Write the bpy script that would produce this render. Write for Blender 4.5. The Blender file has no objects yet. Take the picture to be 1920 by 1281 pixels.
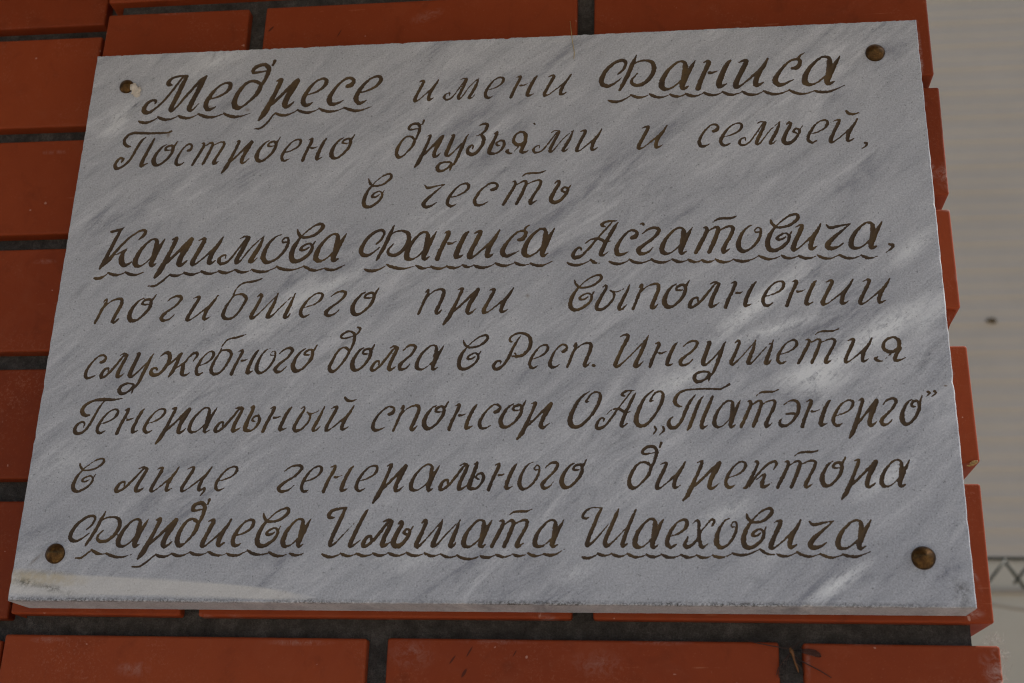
import bpy, bmesh, math, random
import numpy as np
from mathutils import Vector, Matrix, noise
random.seed(7)
C = bpy.context.scene.collection

# ---------------------------------------------------------------- camera (solved from the corners of the plaque)
# plaque millimetres: X to the right, Y up the wall, N out of the wall; zero is the lower left corner of the plaque's face
Z0 = 1.85                                            # the plaque hangs this high above the ground
PH, TH = 407.3, 30.6                                 # its height and thickness; it is 600 wide
RC = np.array([[0.99309975, 0.02557217, -0.11445064], [-0.01657854, -0.93552131, -0.35288104], [-0.11609495, 0.35234349, -0.92864203]])
TC = np.array([-323.47610531, 165.74870142, 809.27738535]); FPX = 2361.53687385
EYE = -RC.T @ TC
def W(x, y, n=0.0): return Vector((x / 1000, -n / 1000, y / 1000 + Z0))
def at(u, v, n=0.0):
    """point of the plane n under a reading u, v of the photograph, in plaque millimetres"""
    d = RC.T @ np.array([(u - 960) / FPX, (v - 640.5) / FPX, 1.0]); return EYE + d * (n - EYE[2]) / d[2]
def plaque_mm(u, v): p = at(u, v); return p[0], p[1]
def axis(r): return Vector((RC[r][0], -RC[r][2], RC[r][1]))
cam = bpy.data.objects.new('camera', bpy.data.cameras.new('camera')); C.objects.link(cam)
m = Matrix.Identity(4); eye = W(*EYE)
for i, a in enumerate((axis(0), -axis(1), -axis(2))):
    for j in range(3): m[j][i] = a[j]
for j in range(3): m[j][3] = eye[j]
cam.matrix_world = m
cd = cam.data; cd.sensor_fit = 'HORIZONTAL'; cd.sensor_width = 36; cd.lens = FPX / 1920 * 36; cd.clip_start = .02; cd.clip_end = 500
cd.dof.use_dof = True; cd.dof.focus_distance = 0.86; cd.dof.aperture_fstop = 9.0
bpy.context.scene.camera = cam

# ---------------------------------------------------------------- daylight
SUN_EL, SUN_AZ = 50.0, 76.0                          # the sun stands to the right, just behind the plane of the wall: the wall is in open shade
world = bpy.data.worlds.new('World'); bpy.context.scene.world = world; world.use_nodes = True
wn = world.node_tree.nodes; sky = wn.new('ShaderNodeTexSky'); sky.sky_type = 'NISHITA'; sky.sun_disc = False
sky.sun_elevation = math.radians(SUN_EL); sky.sun_rotation = math.radians(SUN_AZ); sky.dust_density = 3.0; sky.ozone_density = 1.0
bg = wn['Background']; bg.inputs['Strength'].default_value = 0.08
world.node_tree.links.new(sky.outputs[0], bg.inputs[0])
sl = bpy.data.lights.new('sun', 'SUN'); sl.energy = 2.6; sl.angle = math.radians(0.6); sl.color = (1, .95, .88)
so = bpy.data.objects.new('sun', sl); C.objects.link(so)
e, a = math.radians(SUN_EL), math.radians(SUN_AZ)
so.rotation_euler = Vector((math.sin(a) * math.cos(e), math.cos(a) * math.cos(e), math.sin(e))).to_track_quat('Z', 'Y').to_euler()
so.location = (0, -4, 5)
vs = bpy.context.scene.view_settings; vs.view_transform = 'Standard'; vs.look = 'None'; vs.gamma = 1; vs.use_curve_mapping = False
vs.exposure = 0.62
bpy.context.scene.cycles.filter_width = 1.1

# ---------------------------------------------------------------- helpers
def tag(o, label=None, cat=None, group=None, kind=None):
    for k, v in (('label', label), ('category', cat), ('group', group), ('kind', kind)):
        if v: o[k] = v
    return o
def mesh_obj(name, verts, faces, mat, parent=None, smooth=False):
    me = bpy.data.meshes.new(name); me.from_pydata([tuple(v) for v in verts], [], faces); me.materials.append(mat)
    if smooth: me.polygons.foreach_set('use_smooth', [True] * len(me.polygons))
    me.update(); o = bpy.data.objects.new(name, me); C.objects.link(o)
    if parent: o.parent = parent
    return o
def bm_obj(name, bm, mat, parent=None, smooth=False):
    me = bpy.data.meshes.new(name); bm.normal_update(); bm.to_mesh(me); bm.free(); me.materials.append(mat)
    if smooth: me.polygons.foreach_set('use_smooth', [True] * len(me.polygons))
    o = bpy.data.objects.new(name, me); C.objects.link(o)
    if parent: o.parent = parent
    return o
def empty(name, loc):
    o = bpy.data.objects.new(name, None); C.objects.link(o); o.location = loc; o.empty_display_size = .02; return o
def put_under(child, parent):
    """keeps world-space vertices in place under a moved empty"""
    child.parent = parent; child.matrix_parent_inverse = Matrix.Translation(parent.location).inverted(); return child
def tube(bm, pts, rad, seg=8):
    """round bar through points; rad a number or one per point"""
    pts = [Vector(p) for p in pts]; rad = rad if hasattr(rad, '__len__') else [rad] * len(pts); rings = []
    for i, p in enumerate(pts):
        t = (pts[min(i + 1, len(pts) - 1)] - pts[max(i - 1, 0)]).normalized()
        u = t.orthogonal().normalized() if i == 0 else (u - t * u.dot(t)).normalized()
        v = t.cross(u); rings.append([bm.verts.new(p + (u * math.cos(k * 2 * math.pi / seg) + v * math.sin(k * 2 * math.pi / seg)) * rad[i]) for k in range(seg)])
    for a_, b_ in zip(rings, rings[1:]):
        for k in range(seg): bm.faces.new((a_[k], a_[(k + 1) % seg], b_[(k + 1) % seg], b_[k]))
    bm.faces.new(rings[0][::-1]); bm.faces.new(rings[-1])
class Mat:
    """small node builder"""
    def __init__(s, name, rough=.7, spec=.5):
        s.m = bpy.data.materials.new(name); s.m.use_nodes = True; s.t = s.m.node_tree; s.n = s.t.nodes
        s.b = s.n['Principled BSDF']; s.b.inputs['Roughness'].default_value = rough; s.b.inputs['Specular IOR Level'].default_value = spec
        s.geo = s.n.new('ShaderNodeNewGeometry'); s.pos = s.geo.outputs['Position']
    def link(s, a, b): s.t.links.new(a, b)
    def mapping(s, vec, loc=(0, 0, 0), rot=(0, 0, 0), scale=(1, 1, 1), kind='POINT'):
        n = s.n.new('ShaderNodeMapping'); n.vector_type = kind; s.link(vec, n.inputs['Vector'])
        n.inputs['Location'].default_value = loc; n.inputs['Rotation'].default_value = rot; n.inputs['Scale'].default_value = scale; return n.outputs[0]
    def noise(s, vec, scale, detail=4, rough=.5, dist=0):
        n = s.n.new('ShaderNodeTexNoise'); s.link(vec, n.inputs['Vector']); n.inputs['Scale'].default_value = scale
        n.inputs['Detail'].default_value = detail; n.inputs['Roughness'].default_value = rough; n.inputs['Distortion'].default_value = dist; return n.outputs['Fac']
    def ramp(s, fac, stops, interp='LINEAR'):
        n = s.n.new('ShaderNodeValToRGB'); s.link(fac, n.inputs[0]); cr = n.color_ramp; cr.interpolation = interp
        while len(cr.elements) < len(stops): cr.elements.new(.5)
        for el, (p, c) in zip(cr.elements, stops):
            el.position = p; el.color = (c, c, c, 1) if not hasattr(c, '__len__') else (*c, 1)
        return n.outputs[0]
    def math(s, op, a, b=None, clamp=False):
        n = s.n.new('ShaderNodeMath'); n.operation = op; n.use_clamp = clamp
        for i, v in enumerate((a, b)):
            if v is None: continue
            if isinstance(v, (int, float)): n.inputs[i].default_value = v
            else: s.link(v, n.inputs[i])
        return n.outputs[0]
    def mix(s, fac, a, b, mode='MIX'):
        n = s.n.new('ShaderNodeMix'); n.data_type = 'RGBA'; n.blend_type = mode
        for i, v in ((0, fac), (6, a), (7, b)):
            if isinstance(v, (int, float)): n.inputs[i].default_value = v
            elif isinstance(v, tuple): n.inputs[i].default_value = (*v, 1)
            else: s.link(v, n.inputs[i])
        return n.outputs[2]
    def spot(s, x, y, rx, ry, deg=0, n=0.0):
        """1 in the middle of an ellipse on the wall (plaque millimetres), 0 outside it"""
        p = W(x, y, n); mp = s.mapping(s.pos, (p.x, p.y, p.z), (0, -math.radians(deg), 0), (rx / 1000, .2, ry / 1000), 'TEXTURE')
        g = s.n.new('ShaderNodeTexGradient'); g.gradient_type = 'SPHERICAL'; s.link(mp, g.inputs[0]); return g.outputs['Fac']
    def spots(s, rows):
        tot = None
        for r in rows:
            k = s.math('MULTIPLY', s.spot(*r[1:]), r[0]); tot = k if tot is None else s.math('ADD', tot, k)
        return tot
    def bump(s, h, strength, dist):
        n = s.n.new('ShaderNodeBump'); s.link(h, n.inputs['Height']); n.inputs['Strength'].default_value = strength; n.inputs['Distance'].default_value = dist
        s.link(n.outputs[0], s.b.inputs['Normal']); return n
    def color(s, c):
        if isinstance(c, tuple): s.b.inputs['Base Color'].default_value = (*c, 1)
        else: s.link(c, s.b.inputs['Base Color'])
# ---------------------------------------------------------------- the inscription: strokes of the carved letters
# every stroke is a row of "x,y,width" readings taken in a numbered close-up of the plaque (origin and zoom below)
CROPS = {'A': (180, 80), 'B': (680, 80), 'C': (1100, 60), 'D': (620, 310), 'E': (140, 380), 'F': (640, 380),
         'G': (1050, 370), 'H': (1300, 370), 'I': (120, 590), 'J': (600, 590), 'K': (1020, 590), 'L': (1300, 590),
         'M': (80, 830), 'N': (500, 830), 'O': (920, 830), 'P': (1300, 830),
         'a': (260, 620), 'b': (1260, 940), 'c': (1380, 840), 'd': (1230, 710), 'e': (255, 120), 'f': (170, 410),
         'g': (130, 730), 'h': (1080, 940), 'i': (1060, 400), 'j': (200, 230), 'k': (910, 610), 'l': (730, 220),
         'm': (870, 220), 'n': (1440, 720), 'o': (600, 930), 'p': (1560, 620)}
def crop_px(c, x, y):
    z = 1920 / 520 if c.isupper() else 12.0
    return CROPS[c][0] + x / z, CROPS[c][1] + y / z
# letter: (close-up, heavy or regular hand, baseline, x-height, strokes)
GLYPHS = {
'а': ('d', 'r', 1070, 600, ["1715,640,80 1715,540,66 1680,480,50 1590,475,40 1480,560,45 1360,720,65 1295,880,85 1290,1000,92 1345,1055,70 1440,1050,36 1540,985,28 1640,880,34",
      "1700,560,60 1708,680,86 1695,800,84 1660,910,60 1630,960,36", "1890,460,20 1830,580,55 1760,720,78 1695,880,92 1660,1010,80 1695,1058,58 1785,1005,20"]),
'е': ('k', 'r', 985, 585, ["1040,755,18 1200,700,35 1330,620,45 1400,520,65 1405,440,60 1340,408,45 1220,460,35 1100,600,55 1005,780,70 990,900,76 1045,968,65 1120,945,40 1175,908,18"]),
'с': ('k', 'r', 965, 560, ["1735,590,66 1800,560,75 1832,480,52 1770,425,50 1680,450,40 1560,580,45 1465,760,65 1445,880,78 1490,948,66 1590,930,40 1680,870,14"]),
'ћ': ('i', 'b', 945, 640, ["1455,545,66 1530,530,90 1590,440,80 1580,350,76 1500,340,50 1400,390,45 1280,540,60 1170,730,90 1150,850,110 1220,925,85 1330,885,55 1480,800,15",
      "1560,335,50 1600,250,40 1680,190,16"]),
'н': ('n', 'r', 935, 600, ["870,375,20 955,340,50 965,400,75 900,560,70 820,760,75 770,930,80", "990,600,58 1060,596,40 1160,555,14",
      "1400,345,35 1335,430,70 1260,600,80 1200,780,90 1190,890,85 1260,890,50 1340,850,18"]),
'и': ('p', 'r', 745, 570, ["350,235,18 440,195,45 485,215,65 440,340,75 360,520,70 305,670,85 315,735,72 400,710,32 520,610,32 660,480,40 800,330,20",
      "890,170,30 820,310,60 725,470,78 680,620,78 685,708,72 750,700,45 825,650,16"]),
'й': ('p', 'r', 745, 570, ["350,235,18 440,195,45 485,215,65 440,340,75 360,520,70 305,670,85 315,735,72 400,710,32 520,610,32 660,480,40 800,330,20",
      "890,170,30 820,310,60 725,470,78 680,620,78 685,708,72 750,700,45 825,650,16", "640,-20,50 710,45,70 820,60,46 925,25,16"]),
'ц': ('p', 'r', 745, 570, ["350,235,18 440,195,45 485,215,65 440,340,75 360,520,70 305,670,85 315,735,72 400,710,32 520,610,32 660,480,40 800,330,20",
      "890,170,30 820,310,60 725,470,78 680,620,78 685,708,72 750,700,45 815,650,30 810,740,45 740,850,14"]),
'ш': ('E', 'r', 803, 168, ["1268,655,7 1288,638,14 1297,650,18 1262,720,20 1225,785,24 1232,802,18 1280,765,8 1340,705,8 1395,650,7", "1408,632,8 1385,690,20 1348,760,24 1335,792,24 1362,788,12 1430,720,8 1500,655,6",
      "1525,632,8 1495,700,20 1458,775,24 1452,796,20 1472,792,14 1492,768,6"]),
'т': ('c', 'r', 925, 620, ["1085,330,20 1160,318,52 1172,400,68 1090,580,75 1000,760,75 925,915,68", "1180,425,20 1270,365,30 1380,310,50 1440,350,70 1410,480,75 1330,700,80 1240,905,72",
      "1480,385,30 1600,330,35 1720,300,50 1790,340,65 1760,470,70 1660,660,65 1575,830,85 1575,908,72 1640,890,50 1730,830,14"]),
'ṫ': ('c', 'r', 925, 620, ["1085,330,20 1160,318,52 1172,400,68 1090,580,75 1000,760,75 925,915,68", "1180,425,20 1270,365,30 1380,310,50 1440,350,70 1410,480,75 1330,700,80 1240,905,72",
      "1480,385,30 1600,330,35 1720,300,50 1790,340,65 1760,470,70 1660,660,65 1575,830,85 1575,908,72 1640,890,50 1730,830,14",
      "1315,195,18 1420,125,40 1580,105,52 1740,105,44 1885,50,18"]),
'о': ('b', 'b', 1050, 650, ["1290,375,20 1180,430,40 1070,580,66 1005,760,95 990,920,112 1060,1025,95 1180,1010,55 1310,900,60 1410,740,68 1452,580,60 1440,470,46 1380,452,36 1328,520,36 1350,562,45 1415,560,34"]),
'ò': ('j', 'r', 1000, 480, ["1340,530,20 1240,590,40 1120,730,62 1060,870,85 1090,970,80 1200,960,45 1340,850,50 1450,710,62 1480,600,60 1450,550,50 1350,580,45 1310,640,45 1370,655,36 1430,645,20",
      "1470,610,50 1525,535,40 1580,455,22"]),
'п': ('E', 'r', 832, 165, ["205,690,7 224,670,14 222,690,14 190,745,18 143,832,16", "185,748,7 250,687,9 312,667,16 327,690,22 297,755,22 263,815,22 275,826,16 305,800,6"]),
'в': ('D', 'r', 295, 165, ["265,98,8 272,125,16 300,146,14 365,132,14 415,88,18 408,62,15 360,78,10 300,128,8 252,190,20 230,250,25 240,287,25 278,288,18 332,250,16 355,208,16 338,182,10 298,200,12 286,220,16 310,222,12 335,206,8",
      "350,205,10 372,170,6"]),
'р': ('l', 'r', 895, 490, ["830,425,20 900,397,48 898,440,62 820,620,58 720,830,70 640,990,82 550,1115,40", "690,890,40 800,800,46 920,680,42 1060,540,54 1190,412,62",
      "1190,420,70 1110,560,88 1030,710,75 990,830,80 1002,885,60 1060,868,44 1150,790,14"]),
'у': ('l', 'r', 840, 450, ["1400,402,25 1450,402,58 1420,480,68 1335,660,70 1285,790,80 1325,830,50 1420,770,34 1540,660,30 1640,560,24", "1780,385,18 1720,470,45 1650,620,64 1570,790,64 1480,960,48 1420,1030,30",
      "1420,1010,40 1380,965,36 1250,955,40 1130,1000,50 1085,1085,70 1140,1145,64 1260,1118,40 1350,1050,44 1400,985,44", "1395,1040,56 1365,1140,16"]),
'з': ('m', 'r', 845, 470, ["335,210,20 430,165,40 510,167,64 530,220,68 480,310,55 380,390,35 280,425,16", "395,398,56 448,470,76 430,590,70 370,690,60 280,790,65 175,825,80 98,770,72 112,680,50 185,628,40 222,650,32 205,700,24"]),
'ь': ('m', 'r', 800, 450, ["680,360,24 742,333,45 720,400,62 650,540,60 575,690,80 568,765,72 640,778,55 740,765,36 840,690,45 898,590,60 878,512,50 800,512,35 725,560,30 745,602,42 810,608,14"]),
'ѣ': ('D', 'r', 262, 145, ["1553,140,7 1573,124,12 1580,142,18 1547,190,20 1523,238,24 1543,258,24 1590,245,18 1633,198,16 1640,172,15 1615,166,11 1598,184,15 1622,196,12", "1640,178,9 1664,148,6"]),
'ы': ('G', 'r', 782, 170, ["295,628,7 315,617,12 320,635,16 285,690,20 252,755,24 264,780,22 310,768,16 362,715,14 372,672,16 345,650,9 385,662,9 440,640,6", "482,610,7 455,670,18 418,740,22 405,774,20 426,776,13 462,745,5"]),
'л': ('o', 'r', 1135, 600, ["1145,980,30 1150,890,46 1065,912,56 985,1030,76 978,1110,72 1060,1098,55 1200,980,56 1350,800,58 1490,620,46 1560,550,36", "1430,570,22 1540,528,48 1610,575,60",
      "1605,580,66 1530,740,78 1440,920,82 1395,1060,90 1405,1112,68 1490,1078,48 1570,1020,16"]),
'м': ('E', 'b', 428, 185, ["1040,392,8 1042,368,12 1010,380,15 994,408,23 1012,428,20 1060,410,14 1120,340,12 1180,262,11 1198,245,12", "1145,255,7 1175,241,12 1203,246,17",
      "1203,250,22 1165,320,26 1122,395,28 1118,420,24 1145,408,12 1220,318,10 1300,245,7", "1308,240,8 1277,310,26 1228,385,28 1212,415,24 1235,412,14 1265,385,5"]),
'ж': ('a', 'r', 1000, 540, ["480,550,20 580,482,50 665,490,80 680,600,84 630,730,80 530,860,68 420,955,60 310,970,80 250,920,76 285,840,52 370,815,44 390,850,48", "600,780,50 780,640,48 930,510,62 962,478,28",
      "925,525,62 850,680,74 760,860,80 655,1012,40", "790,850,22 900,770,34 1020,690,48 1120,570,45 1220,490,55 1288,482,62 1298,550,58 1205,668,16", "1005,705,56 970,830,88 955,940,82 990,982,50 1070,960,40 1140,910,14"]),
'х': ('b', 'b', 1045, 670, ["460,470,20 560,392,48 600,450,68 592,600,70 600,780,80 622,920,92 660,1025,72 720,1000,48 800,940,14", "640,660,46 560,840,60 450,960,65 335,1025,86 278,960,84 312,870,58 350,790,40",
      "640,650,40 720,560,38 800,460,38 885,382,58 940,400,56 918,470,56 870,545,16"]),
'я': ('p', 'r', 715, 560, ["1490,430,60 1512,330,84 1500,230,88 1430,162,64 1320,160,46 1205,230,58 1155,350,74 1185,425,78 1290,482,84 1400,470,66 1480,400,50", "1560,390,36 1490,480,78 1430,600,82 1425,676,78 1510,678,58 1590,655,34 1660,610,12",
      "1330,530,28 1200,655,12", "1045,590,16 995,650,80 1080,700,48 1150,690,16"]),
'э': ('n', 'r', 955, 650, ["355,420,24 470,330,40 570,312,58 660,360,78 685,480,84 650,650,80 560,800,64 450,900,45 345,928,86 272,885,84 274,810,58 320,745,18", "410,645,36 500,632,56 640,622,44"]),
'к': ('c', 'r', 925, 640, ["415,305,30 470,290,52 482,350,60 410,530,65 310,740,78 230,890,78 180,925,44", "300,900,28 360,760,45 480,600,44 620,440,50 760,322,50 868,296,62 898,360,66 825,510,16",
      "440,735,15 540,650,35 640,590,58 610,700,74 570,830,85 585,898,72 660,880,58 800,790,14"]),
'б': ('E', 'r', 810, 170, ["1302,527,7 1240,546,14 1165,560,11 1118,600,9 1090,655,11 1040,730,20 1023,785,24 1053,806,20 1110,785,14 1168,710,18 1188,662,22 1160,637,18 1112,642,10 1080,672,8"]),
'г': ('E', 'r', 822, 170, ["640,685,7 680,655,12 722,646,17 736,664,20 700,712,15 650,748,16 606,788,24 610,813,22 640,812,14 668,795,9 690,773,5"]),
'ч': ('D', 'r', 296, 165, ["650,140,8 668,158,16 710,150,13 787,132,6", "787,132,6 730,180,12 662,240,22 640,275,26 660,291,22 700,280,12 732,257,6"]),
'д': ('l', 'r', 930, 510, ["585,500,40 520,442,58 440,420,44 340,460,44 230,600,60 158,770,72 162,870,80 210,915,72 290,888,36 410,780,40 520,650,64 568,530,66",
      "560,540,46 630,420,50 680,290,64 695,190,64 640,122,62 540,132,54 455,190,58 445,258,52 520,260,38 640,236,24", "790,45,46 758,132,34"]),
'ď': ('J', 'r', 400, 172, ["205,258,12 185,233,18 160,228,12 125,250,14 85,315,20 60,368,24 78,395,24 115,378,14 165,320,16 200,265,20", "200,265,14 225,215,18 240,165,20 235,128,18 200,114,16 155,135,16 145,158,16 175,162,10 225,150,9",
      "240,150,12 268,122,14 282,95,16 262,86,12"]),
'М': ('e', 'b', 1085, 608, ["430,900,38 450,842,52 370,830,58 255,900,70 185,1020,92 215,1098,92 310,1090,66 450,1000,48 620,850,48 800,640,48 950,450,48 1060,310,44",
      "810,492,30 745,480,86 735,420,78 820,342,54 960,297,48 1150,280,38", "1150,295,56 1060,460,92 960,670,92 850,880,92 785,1020,92 795,1065,70", "820,1070,40 980,910,44 1120,740,54 1300,550,58 1450,385,58 1590,288,36",
      "1580,300,50 1470,480,98 1350,700,94 1235,920,98 1198,1015,98 1225,1055,68 1310,1010,34 1410,900,12"]),
'П': ('j', 'r', 1000, 480, ["340,885,36 372,822,62 310,802,48 225,880,54 190,975,72 222,1025,74 310,1010,50 440,930,48 560,800,54 680,600,58 790,430,54 900,340,18",
      "550,545,26 465,538,62 405,480,64 412,390,58 500,292,50 620,252,55 800,250,58 1000,255,52 1250,250,48 1400,240,38 1472,214,48", "1090,380,38 1010,520,60 910,700,64 815,880,80 798,965,82 850,950,48 942,908,14"]),
'К': ('f', 'b', 1115, 640, ["470,280,56 570,250,64 680,220,56 762,172,16", "690,225,56 590,400,74 490,600,80 380,820,84 280,1020,92 195,1145,46", "270,1080,50 420,930,84 540,770,68 700,590,58 880,410,48 1050,290,48 1180,238,62 1238,272,68 1190,370,72 1080,460,16",
      "540,835,14 660,770,38 830,663,14", "800,705,36 722,790,86 688,920,120 700,1025,112 755,1072,86 840,1040,58 940,968,14"]),
'Ф': ('C', 'b', 412, 198, ["217,292,12 255,255,16 272,210,20 250,193,22 200,207,20 140,257,24 102,325,30 108,366,30 150,376,24 200,352,12 242,316,8", "346,158,9 320,215,25 285,300,26 247,370,24 228,406,16",
      "310,240,8 350,206,10 410,194,16 458,210,27 468,262,30 440,320,26 385,365,24 338,370,24 312,352,22 318,325,16 352,288,8"]),
'А': ('i', 'b', 945, 620, ["355,825,22 365,762,48 310,738,48 225,812,64 175,915,86 205,975,92 300,965,78 400,908,58 530,770,58 650,620,54 790,450,40 920,300,44 1065,135,26", "910,238,26 835,212,76 862,162,58 980,112,48 1175,103,26",
      "1190,150,36 1110,270,74 1010,450,74 910,640,88 835,810,96 808,912,84 870,918,48 1005,820,10", "445,655,18 560,560,34 700,522,54 800,542,64 900,595,68 980,595,38 1070,570,12"]),
'Р': ('k', 'r', 1010, 585, ["330,862,26 335,806,44 270,792,48 198,860,68 178,945,78 222,993,82 310,968,68 400,890,58 500,740,68 580,560,64 680,360,58 792,183,16",
      "622,330,14 562,328,52 538,270,48 600,190,44 720,132,48 850,132,58 965,192,78 1015,320,82 995,460,78 910,590,72 800,668,68 700,686,66 600,682,36", "700,680,40 658,608,36"]),
'Г': ('g', 'r', 1000, 590, ["328,845,22 350,752,44 300,712,44 205,762,58 138,870,78 142,952,90 222,985,68 330,938,58 440,810,58 560,590,58 680,370,48 795,215,26",
      "465,548,24 375,556,76 308,490,96 315,400,86 400,292,64 540,212,58 700,182,72 880,177,64 1000,182,52 1205,148,14"]),
'Т': ('d', 'r', 1075, 600, ["390,830,18 325,890,45 303,980,90 345,1065,90 450,1068,68 550,970,64 630,820,70 700,640,74 790,470,58 902,322,14", "1080,355,16 990,480,60 900,690,74 830,880,74 760,1060,64 700,1145,26",
      "1285,368,38 1210,540,74 1110,770,80 1045,960,84 1038,1072,74 1100,1060,44 1187,998,12", "592,600,26 512,584,66 445,520,82 445,430,86 512,322,58 640,242,44 850,212,44 1100,202,44 1300,202,44 1450,205,44 1560,150,44 1655,98,52"]),
'И': ('K', 'r', 360, 180, ["525,135,7 555,119,14 580,120,18 575,150,25 535,230,24 502,310,26 490,346,27 512,352,17 580,290,10 650,215,9 715,135,7", "722,122,7 695,190,24 657,280,26 630,346,29 652,352,17 685,315,6"]),
'Ӣ': ('o', 'b', 1145, 600, ["338,484,20 262,490,66 206,480,76 215,412,80 290,332,64 420,302,58 600,274,40", "575,290,62 500,460,84 390,690,84 280,920,84 228,1072,90 245,1112,66 330,1070,38 460,940,28 620,770,22 775,612,12",
      "1100,290,16 1020,400,64 920,580,80 800,820,84 695,1040,88 680,1122,76 760,1098,44 950,960,10"]),
'Ш': ('h', 'b', 1050, 640, ["298,380,20 212,400,56 158,360,60 212,250,54 360,166,34 600,170,20", "585,185,36 510,310,68 420,530,70 320,760,84 262,940,86 258,995,82 330,968,58 460,850,44 600,690,28 745,522,12",
      "968,190,24 900,340,74 790,590,80 682,840,88 658,955,96 684,1012,82 780,968,48 900,860,34 1010,745,26 1125,610,16", "1358,198,30 1280,370,68 1170,620,74 1082,860,84 1045,975,82 1062,1015,68 1130,980,44 1202,935,16"]),
'О': ('K', 'r', 780, 190, ["315,525,7 250,575,16 198,665,26 178,733,31 198,770,28 250,766,20 320,700,18 370,620,22 388,562,21 370,534,15 330,542,13 296,585,13 291,600,15 312,597,7"]),
}
# words: (close-up, letters, hand, baseline x,y - x,y, x-height, ink extents of each letter)
WORDS = [
('A', 'Медресе', 'b', (560, 480, 1850, 424), 190, "318,772 745,945 940,1250 1120,1410 1420,1608 1598,1798 1785,1986"),
('B', 'имени', 'r', (380, 408, 1400, 365), 146, "350,530 555,808 838,985 1015,1215 1245,1450"),
('C', 'Фанића', 'b', (560, 400, 1700, 363), 192, "85,482 500,755 757,1000 1015,1260 1282,1512 1490,1758"),
('A', 'Пòстрòенò', 'r', (330, 862, 1650, 810), 152, "120,527 385,570 545,672 660,895 862,1090 1098,1280 1275,1428 1420,1602 1615,1797"),
('B', 'друзьями', 'r', (240, 803, 1600, 750), 150, "222,432 355,565 505,735 715,875 862,990 990,1155 1170,1462 1470,1660"),
('C', 'и', 'r', (370, 812, 520, 806), 160, "345,562"),
('C', 'семѣей', 'r', (800, 797, 1820, 762), 160, "765,920 915,1085 1045,1342 1350,1497 1520,1678 1675,1888"),
('D', 'в', 'r', (240, 295, 400, 291), 165, "215,430"),
('D', 'чесṫѣ', 'r', (640, 296, 1550, 263), 163, "628,792 795,968 980,1167 1185,1492 1512,1668"),
('E', 'Каримова', 'b', (350, 447, 1780, 406), 187, "165,502 405,630 545,822 802,1032 985,1314 1285,1490 1485,1730 1655,1886"),
('F', 'Фанића', 'b', (470, 398, 1400, 371), 190, "122,482 437,662 650,885 872,1102 1095,1312 1250,1480"),
('G', 'Асгаṫовича', 'b', (290, 407, 2163, 354), 180, "75,405 375,545 528,697 690,920 930,1230 1215,1400 1420,1660 1600,1810 1835,2015 1998,2232"),
('E', 'пòгибшегò', 'r', (150, 838, 1936, 786), 170, "130,340 362,570 588,750 765,995 1015,1302 1208,1532 1550,1728 1725,1887 1906,2110"),
('F', 'при', 'r', (540, 773, 1120, 765), 172, "525,722 697,962 970,1197"),
('G', 'выпòлнении', 'r', (90, 786, 2230, 738), 175, "55,298 240,488 497,695 705,902 883,1112 1133,1362 1390,1562 1558,1780 1803,2033 2063,2287"),
('I', 'служебногò', 'r', (170, 445, 1620, 402), 168, "135,300 245,447 370,627 588,932 905,1045 1008,1260 1148,1352 1318,1470 1450,1592 1570,1757"),
('J', 'ďòлга', 'r', (90, 401, 800, 382), 170, "52,288 208,384 345,547 538,670 655,864"),
('J', 'в', 'r', (970, 384, 1100, 381), 170, "946,1172"),
('J', 'Респ', 'r', (1230, 387, 1830, 362), 168, "1190,1472 1440,1588 1580,1716 1705,1887"),
('K', 'Ингушеṫия', 'r', (640, 364, 2430, 326), 168, "478,727 722,926 930,1072 1028,1262 1283,1592 1605,1762 1752,2044 2074,2276 2284,2506"),
('I', 'Генеральный', 'r', (100, 829, 1830, 806), 172, "60,412 218,384 355,560 545,710 628,882 855,1064 1035,1247 1240,1362 1365,1582 1582,1808 1802,2027"),
('J', 'спòнсòр', 'r', (370, 808, 1550, 785), 175, "350,525 500,697 705,892 880,1092 1090,1257 1235,1432 1358,1614"),
('K', 'ОАО', 'r', (200, 785, 680, 779), 190, "163,402 350,642 623,834"),
('K', 'Таṫэнергò', 'r', (900, 785, 2490, 770), 185, "850,1292 1165,1362 1355,1627 1620,1777 1776,1986 1989,2151 2109,2316 2324,2446 2464,2621"),
('M', 'в', 'r', (230, 343, 400, 341), 165, "195,435"),
('M', 'лице', 'r', (520, 345, 1220, 336), 172, "493,735 738,950 948,1180 1185,1357"),
('N', 'генеральногò', 'r', (100, 347, 2050, 323), 183, "68,257 228,392 380,607 607,777 728,977 983,1207 1188,1402 1390,1510 1525,1737 1733,1897 1896,2023 2026,2218"),
('O', 'дирекṫòра', 'r', (970, 325, 2830, 307), 188, "943,1190 1135,1352 1325,1602 1615,1777 1748,1990 1975,2280 2278,2460 2423,2685 2691,2905"),
('M', 'Фардиева', 'b', (540, 722, 1800, 722), 192, "176,547 508,737 650,937 918,1164 1090,1312 1303,1472 1470,1714 1648,1860"),
('N', 'Ӣлѣшаṫа', 'b', (440, 724, 1950, 725), 188, "418,710 655,877 865,1017 1023,1342 1350,1564 1548,1840 1841,2061"),
('O', 'Шаеховича', 'b', (660, 727, 2500, 738), 200, "628,1012 983,1200 1208,1372 1330,1557 1546,1712 1736,1960 1926,2153 2196,2380 2386,2637"),
]
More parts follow.
